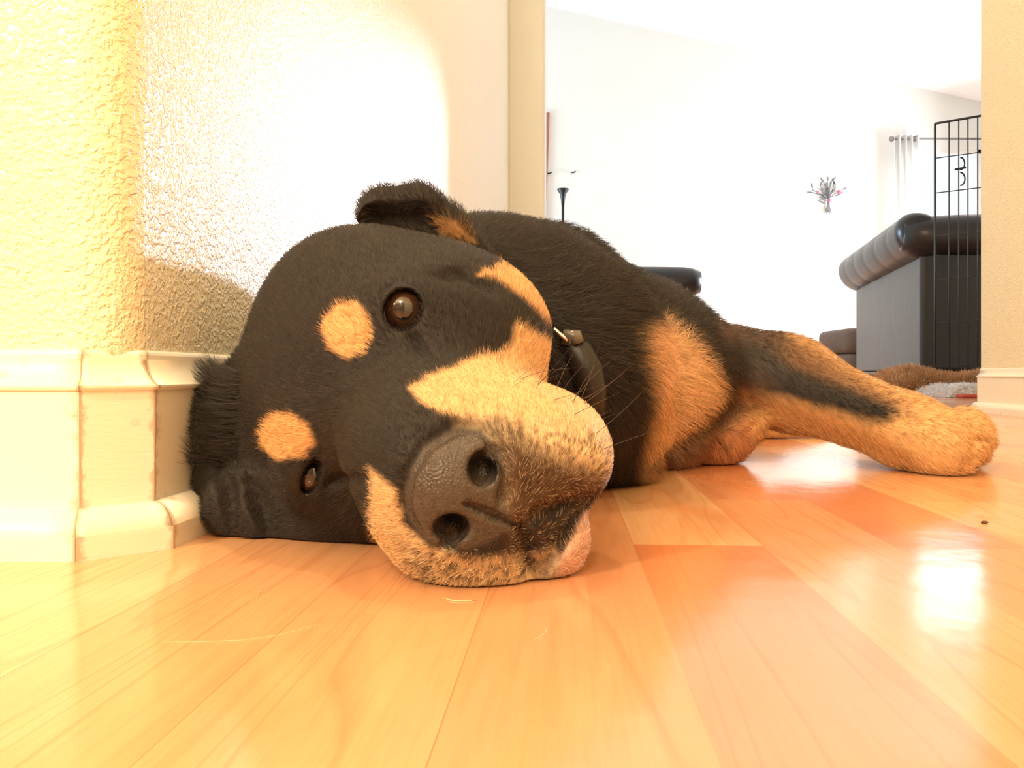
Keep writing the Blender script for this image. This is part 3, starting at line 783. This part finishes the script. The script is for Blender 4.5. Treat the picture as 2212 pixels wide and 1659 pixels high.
for x_, y_ in ((.06, .08), (.78, .08), (.06, 1.40), (.78, 1.40), (.06, .74)):
    bm = bmesh.new(); add_lathe(bm, (x_, y_, 0), [(.024, 0), (.03, .03), (.036, .082)], 16); from_bm('foot', bm, M_foot, sofa, True)
# armchair behind the dog
chair = empty('armchair', (.78, 6.0, 0), -.05); tag(chair, "black leather armchair far back, only its rolled arm showing above the dog's shoulder", 'armchair')
bm = bmesh.new(); add_box(bm, (-.02, .40, .36), (.68, .80, .54), 0, .03, 3); from_bm('base', bm, M_leather, chair)
p_, r_ = roll(-.40, .0, .575, .0, .765, .108, .108, 2); puff('arm_roll', chair, p_, r_, 24)
bm = bmesh.new(); add_box(bm, (-.02, .06, .64), (.70, .16, .10), 0, .03, 3); from_bm('arm', bm, M_leather, chair)
for x_, y_ in ((-.3, .06), (.26, .06), (-.3, .74), (.26, .74)):
    bm = bmesh.new(); add_lathe(bm, (x_, y_, 0), [(.024, 0), (.03, .03), (.036, .095)], 12); from_bm('foot', bm, M_foot, chair, True)
# ottoman
M_taupe = mat('taupe_plush', (.20, .15, .13), .85); n = N(M_taupe); n.bump(n.noise(n.coord(), 30, 4), .6, .02)
ott = empty('ottoman', (2.63, 6.1, 0)); tag(ott, 'low brown plush ottoman in two padded tiers behind the left end of the sofa', 'ottoman')
bm = bmesh.new(); add_box(bm, (0, 0, .125), (.56, .56, .21), 0, .045, 4); from_bm('lower_cushion', bm, M_taupe, ott, True)
bm = bmesh.new(); add_box(bm, (0, 0, .32), (.56, .56, .18), 0, .045, 4); from_bm('upper_cushion', bm, M_taupe, ott, True)
for x_ in (-.2, .2):
    for y_ in (-.2, .2):
        bm = bmesh.new(); add_lathe(bm, (x_, y_, 0), [(.02, 0), (.025, .03)], 12); from_bm('foot', bm, M_foot, ott)

# torchiere lamp
M_blk = mat('black_metal', (.012, .016, .016), .4)
lamp = empty('floor_lamp', tuple(at(1216, 800, 7.55)[:2])+(0,)); tag(lamp, 'thin black torchiere floor lamp with a flared bowl, far back by the left wall edge', 'floor lamp')
bm = bmesh.new(); add_lathe(bm, (0, 0, 0), [(.14, 0), (.14, .012), (.05, .03), (.016, .05)]); from_bm('base', bm, M_blk, lamp, True)
bm = bmesh.new(); add_lathe(bm, (0, 0, .05), [(.0125, 0), (.0125, 1.56)], 16); from_bm('pole', bm, M_blk, lamp, True)
bm = bmesh.new(); add_lathe(bm, (0, 0, 1.61), [(.013, 0), (.018, .06), (.032, .12), (.052, .15), (.054, .16), (.048, .16), (.03, .15)], 24); from_bm('lamp_shade', bm, M_blk, lamp, True)

# metal tree on the far wall
M_leaf = mat('grey_metal_leaf', (.14, .14, .16), .45); M_red = mat('rose_enamel', (.55, .10, .20), .5)
tx, _, tz = at(1788, 415, YF)
art = empty('tree_wall_art', (tx, YF-.02, tz)); tag(art, 'small grey metal tree with leaves and rose blossoms hung on the far wall', 'wall art')
bm = bmesh.new()
for (a, b, c) in (((-.005, -.20), (.0, -.10), .5), ((-.035, -.205), (.0, -.06), 0), ((.03, -.205), (.002, -.06), 0), ((.0, -.2), (.0, -.02), 0), ((-.018, -.208), (-.004, -.05), 0), ((.014, -.21), (.004, -.05), 0)):
    add_tube(bm, [(a[0], 0, a[1]), (a[0]*.25, 0, a[1]*.6+b[1]*.4), (b[0], 0, b[1])], [.004, .007, .006], 8)
from_bm('trunk', bm, M_leaf, art, True)
leaves = [(-.155, .02, 100, .07), (-.145, -.01, 175, .07), (-.085, .035, 75, .075), (-.06, -.02, -45, .07), (-.075, -.055, -30, .07), (-.10, -.085, -25, .08), (-.04, .08, 125, .08), (-.01, .10, 90, .05), (.02, .095, 45, .075), (.005, .03, 70, .075), (.045, .03, 85, .07), (.07, .06, 120, .075), (.055, -.05, 30, .11), (.13, .02, 20, .05), (.015, -.02, 105, .07), (-.035, -.005, 130, .07), (.035, -.01, 60, .07), (-.02, .04, 95, .05)]
bms = bmesh.new()
for (x_, z_, an, ln_) in leaves:
    add_tube(bms, [(0, .004, -.07), (x_*.45, .004, -.03+z_*.3), (x_, .004, z_)], .0035, 6)
    bm = bmesh.new(); ca, sa = math.cos(math.radians(an)), math.sin(math.radians(an)); k = 9; up_, lo_ = [], []
    top = bm.verts; ring = []
    for i in range(k):
        t = i/(k-1); w_ = math.sin(math.pi*t)*.009; ring.append((t*ln_, w_))
    v1 = [bm.verts.new((x_+p*ca-w_*sa, -.004, z_+p*sa+w_*ca)) for p, w_ in ring]; v2 = [bm.verts.new((x_+p*ca+w_*sa, -.004, z_+p*sa-w_*ca)) for p, w_ in ring[1:-1]]
    f_ = bm.faces.new(v1+v2[::-1]); r = bmesh.ops.extrude_face_region(bm, geom=[f_])
    for v_ in [q for q in r['geom'] if isinstance(q, bmesh.types.BMVert)]: v_.co.y += .003
    from_bm('leaf', bm, M_leaf, art)
from_bm('branches', bms, M_leaf, art, True)
for x_, z_, r in ((-.105, -.005, .011), (.098, -.005, .02), (.005, -.085, .017)):
    bm = bmesh.new(); bmesh.ops.create_uvsphere(bm, u_segments=12, v_segments=8, radius=r)
    for v_ in bm.verts: v_.co = Vector((v_.co.x+x_, v_.co.y*.4-.008, v_.co.z+z_))
    from_bm('blossom', bm, M_red, art, True)

# window on the far wall, its rod and curtain
M_frame = mat('white_window_frame', (.85, .85, .85), .4)
def window(name, c_, w_, ang):
    win = empty(name, c_, ang); tag(win, kind='structure'); h_ = WZ1-WZ0; bm = bmesh.new()
    for cc_, s_ in (((0, 0, .02), (w_, .06, .04)), ((0, 0, h_-.02), (w_, .06, .04)), ((-w_/2+.02, 0, h_/2), (.04, .06, h_)), ((w_/2-.02, 0, h_/2), (.04, .06, h_)), ((0, 0, h_/2), (w_, .03, .03))): add_box(bm, cc_, s_)
    from_bm('window_frame', bm, M_frame, win)
window('window_1', ((WX0+WX1)/2, YF+.06, WZ0), WX1-WX0, 0)
window('window_2', (4.66, 7.125, WZ0), 1.55, math.pi/2)
M_cloth = mat('white_curtain_cloth', (.9, .9, .88), .9); n = N(M_cloth)
tr = n.new('ShaderNodeBsdfTranslucent'); tr.inputs[0].default_value = (.9, .9, .88, 1); mx = n.new('ShaderNodeMixShader'); mx.inputs[0].default_value = .5
n.link(n.b.outputs[0], mx.inputs[1]); n.link(tr.outputs[0], mx.inputs[2]); n.link(mx.outputs[0], n.t.nodes['Material Output'].inputs[0])
M_rod = mat('grey_rod_metal', (.22, .21, .2), .35)
rod = empty('curtain_rod', tuple(at(1960, 300, 7.88))); tag(rod, 'short grey curtain rod with a round end knob on the far wall', 'curtain rod')
bm = bmesh.new(); add_tube(bm, [(-.14, 0, .0), (.72, 0, .0)], .011, 10); from_bm('pole', bm, M_rod, rod, True)
bm = bmesh.new(); bmesh.ops.create_uvsphere(bm, u_segments=16, v_segments=10, radius=.026)
for v_ in bm.verts: v_.co.x -= .15
from_bm('finial', bm, M_rod, rod, True)
bm = bmesh.new(); add_box(bm, (.08, .05, 0), (.02, .12, .05)); from_bm('bracket', bm, M_rod, rod)
bm = bmesh.new(); cx_, _, cz_ = at(1928, 300, 7.88); k = 60; vt = []
for i in range(k+1):
    t = i/k; x_ = cx_+t*.26; y_ = 7.87-.028*math.cos(t*math.pi*9)
    vt.append([bm.verts.new((x_, y_, cz_+.03)), bm.verts.new((x_+.004, y_, 1.2)), bm.verts.new((x_, y_+.004, .06))])
for i in range(k):
    for j in (0, 1): bm.faces.new((vt[i][j], vt[i+1][j], vt[i+1][j+1], vt[i][j+1]))
bmesh.ops.solidify(bm, geom=bm.faces[:], thickness=.002)
tag(from_bm('curtain', bm, M_cloth, None, True), 'white curtain panel hanging in soft folds from the rod on the far wall', 'curtain')

# wire pen in front of the sofa
M_wire = mat('black_wire', (.02, .02, .02), .45)
pen = empty('wire_pen', tuple(at(2020, 807, 3.82)[:2])+(0,)); tag(pen, 'black wire pet pen panel standing in front of the sofa end', 'pet pen')
px0 = at(2020, 807, 3.82); pz = 1.24
def penp(pxx, z):       # along the panel, which comes nearer to the right
    t = (pxx-2020)/93.; Yp = 3.82-.06*t; q = at(pxx, 807, Yp); return Vector((q[0]-px0[0], q[1]-px0[1], z))
bm = bmesh.new(); add_tube(bm, [penp(2020, pz), penp(2200, pz+.03)], .0055, 8); add_tube(bm, [penp(2020, .01), penp(2200, .01)], .0055, 8); add_tube(bm, [penp(2020, 0), penp(2020, pz)], .0055, 8); from_bm('frame', bm, M_wire, pen, True)
for x_ in (2050, 2071, 2091, 2112, 2135, 2158):
    bm = bmesh.new(); add_tube(bm, [penp(x_, .01), penp(x_, pz+.03*(x_-2020)/180)], .0028, 8); from_bm('upright', bm, M_wire, pen, True)
for zz in (.12, .32, .52, .72, .92, 1.08):
    bm = bmesh.new(); add_tube(bm, [penp(2020, zz), penp(2200, zz+.02)], .0022, 6); from_bm('crossbar', bm, M_wire, pen, True)
bm = bmesh.new()
for zz, r in ((1.045, .028), (.975, .03)):
    c_ = penp(2072, zz); add_tube(bm, [c_+Vector((math.sin(a)*r*.7, -.01, math.cos(a)*r)) for a in np.linspace(0, math.pi, 9)], .0035, 6, True)
add_tube(bm, [penp(2060, 1.02)+Vector((0, -.01, 0)), penp(2084, 1.025)+Vector((0, -.01, 0))], .005, 6)
from_bm('latch', bm, M_wire, pen, True)

# narrow wooden panel on the far wall, cut off by the wall end
M_red_wood = mat('reddish_wood', (.36, .13, .08), .5)
x0_ = at(1163, 300, YF)[0]; x1_ = at(1187, 300, YF)[0]
z0_ = at(0, 478, YF)[2]; z1_ = at(0, 245, YF)[2]
pnl = empty('wall_panel', (x0_-.1, YF-.03, z0_)); tag(pnl, 'tall narrow reddish wood panel with a dark and red foot, on the far wall at the wall end', 'wall hanging')
bm = bmesh.new(); add_prism(bm, [(0, 0), (x1_-x0_+.1, 0), (x1_-x0_+.1, .03), (0, .03)], .18, z1_-z0_)
for v_ in bm.verts: v_.co.x += (.0 if v_.co.z > .5 else -.03)*(v_.co.x > .05)
from_bm('board', bm, M_red_wood, pnl)
bm = bmesh.new(); add_prism(bm, [(0, 0), (x1_-x0_+.065, 0), (x1_-x0_+.065, .03), (0, .03)], .06, .17); from_bm('dark_band', bm, M_blk, pnl)
bm = bmesh.new(); add_prism(bm, [(0, 0), (x1_-x0_+.065, 0), (x1_-x0_+.065, .03), (0, .03)], .0, .055); from_bm('red_band', bm, mat('red_paint', (.5, .03, .06), .5), pnl)
for (x_, y_, lab) in ((1188, 375, 'small dark wall hook beside the wood panel'), (1239, 373, 'small dark wall hook to the upper right of the floor lamp')):
    c_ = at(x_, y_, YF); bm = bmesh.new(); add_tube(bm, [(c_[0]-.018, YF-.004, c_[2]), (c_[0], YF-.03, c_[2]-.004), (c_[0]+.018, YF-.035, c_[2]+.006)], [.008, .007, .005], 8)
    tag(from_bm('wall_hook', bm, M_blk, None, True), lab, 'wall hook', 'wall hooks on the far wall')

# potted plant mostly hidden behind the dog
M_green = mat('dark_leaf', (.03, .06, .05), .4); M_pot = mat('clay_pot', (.4, .2, .12), .7)
pc = at(1262, 807, 7.0)
plant = empty('potted_plant', (pc[0], 7.0, 0)); tag(plant, "potted plant hidden behind the dog's back, only two dark leaf tips showing", 'potted plant')
bm = bmesh.new(); add_lathe(bm, (0, 0, 0), [(.10, 0), (.14, .25), (.15, .26), (.14, .28)]); from_bm('pot', bm, M_pot, plant, True)
def leaf3(base, tip, w_):
    bm = bmesh.new(); b = Vector(base); t = Vector(tip); sd = Vector((1, 0, .3)).normalized()*w_; L_, R_ = [], []
    for i in range(9):
        s = i/8; c_ = b.lerp(t, s)+Vector((0, 0, .05*math.sin(math.pi*s))); k_ = (math.sin(math.pi*min(1, s*1.02))*.9+.06)*(s**.7+.1)
        L_.append(bm.verts.new(c_-sd*k_)); R_.append(bm.verts.new(c_+sd*k_))
    for i in range(8): bm.faces.new((L_[i], R_[i], R_[i+1], L_[i+1]))
    bmesh.ops.solidify(bm, geom=bm.faces[:], thickness=.002); return from_bm('leaf', bm, M_green, plant, True)
for (px, py) in ((1272, 492), (1283, 512)):
    q = at(px, py, 7.0); leaf3((0, 0, .27), (q[0]-pc[0], 0, q[2]), .03)
for a in range(7):
    an = a*.9; leaf3((0, 0, .27), (.22*math.cos(an), .22*math.sin(an), .80+.05*math.sin(a*2.3)), .04)

# fluffy throws on the floor in front of the sofa
def fluffy(name, lab, cat, x0, x1, y0, y1, h, colr, tipc, count, ln_, seed):
    nx_, ny_ = 60, 40; vs_ = []
    xs = np.linspace(x0, x1, nx_); ys = np.linspace(y0, y1, ny_)
    X, Y = np.meshgrid(xs, ys, indexing='ij'); P_ = np.stack([X.ravel()*6, Y.ravel()*6, np.full(X.size, seed)], 1)
    e = np.minimum.reduce([(X-x0)/(x1-x0), (x1-X)/(x1-x0), (Y-y0)/(y1-y0), (y1-Y)/(y1-y0)]).ravel()
    Z = .002+h*(1-np.exp(-e*14))*(.55+.6*vnoise(P_)+.15*vnoise(P_*3)); Z = np.where(e < .001, .001, Z)
    V_ = np.stack([X.ravel(), Y.ravel(), Z], 1)
    i, j = np.meshgrid(np.arange(nx_-1), np.arange(ny_-1), indexing='ij'); q = (i*ny_+j).ravel()
    Fq = np.stack([q, q+ny_, q+ny_+1, q+1], 1)
    me_ = bpy.data.meshes.new(name); me_.from_pydata(V_.tolist(), [], Fq.tolist()); me_.update()
    o = obj(name, me_, mat(name+'_cloth', colr, .9), None, True); tag(o, lab, cat)
    Nn = vnormals(V_, Fq); r_, n_ = sample(V_, Fq, Nn, count, lambda c: np.ones(len(c)))
    d_ = n_*.6+RNG.normal(0, .5, r_.shape)+np.array([-.3, -.4, 0]); d_ /= np.linalg.norm(d_, axis=1)[:, None]
    t_ = r_+d_*ln_*RNG.uniform(.6, 1.2, (count, 1)); t_[:, 2] = np.maximum(t_[:, 2], .002)
    cc_ = np.array(colr)*RNG.uniform(.7, 1.3, (count, 1))
    hc_ = hair_curves('pile', r_, t_, n_*ln_*.1, np.clip(cc_, 0, 1), np.full(count, .0011), M_hair, None); hc_.parent = o; tag(hc_, kind='stuff')
    return o
fluffy('fur_throw', 'brown faux fur throw bunched on the floor in front of the sofa', 'throw', 1.52, 2.25, 3.34, 3.66, .088, (.62, .36, .20), None, 26000, .035, 3)
fluffy('fleece_blanket', 'white fleece blanket bunched on the floor at the edge of the brown fur throw', 'blanket', 1.60, 2.15, 3.04, 3.31, .042, (.85, .78, .76), None, 9000, .018, 8)
bm = bmesh.new(); add_box(bm, (1.70, 3.0, .007), (.17, .05, .012), .1, .005, 3); tag(from_bm('red_cloth', bm, mat('red_cloth_dye', (.45, .07, .04), .9), None, True), 'small folded red cloth beside the white fleece blanket', 'cloth')

# crumbs and loose hairs on the boards
M_dust = mat('pale_crumb', (.72, .50, .32), .7)
def on_floor(px, py): Y = CAMZ*FPX/(py-HZ); return Vector(at(px, py, Y))
q = on_floor(2127, 1131); bm = bmesh.new(); bmesh.ops.create_icosphere(bm, subdivisions=2, radius=.0016)
for v_ in bm.verts: v_.co = Vector((v_.co.x*1.3, v_.co.y*1.2, v_.co.z*.6))*random.uniform(.8, 1.15)+q+Vector((0, 0, .0008))
tag(from_bm('crumb', bm, mat('dark_crumb', (.08, .04, .02), .8), None, True), 'tiny dark crumb on the floor boards near the right wall', 'crumb')
def loose(pts, r, col_, lab):
    bm = bmesh.new(); add_tube(bm, [on_floor(*p)+Vector((0, 0, r)) for p in pts], [r*.4]+[r]*(len(pts)-2)+[r*.3], 6)
    tag(from_bm('loose_hair', bm, col_, None, True), lab, 'loose hair', 'loose dog hairs on the floor')
loose([(958, 1292), (970, 1297), (990, 1300), (1010, 1300), (1030, 1297)], .0003, M_dust, "short pale curved hair just in front of the dog's chin")
loose([(350, 1388), (430, 1387), (520, 1384), (600, 1373), (680, 1352), (740, 1330)], .00012, M_dust, 'long pale dog hair stretched across the boards left of centre')
loose([(540, 1300), (556, 1290), (566, 1272), (568, 1266)], .00012, M_dust, 'short pale hair on the boards below the lower ear')
loose([(1150, 1385), (1165, 1378), (1178, 1366), (1182, 1353)], .00012, M_dust, 'small hooked pale hair on the boards below the chin')
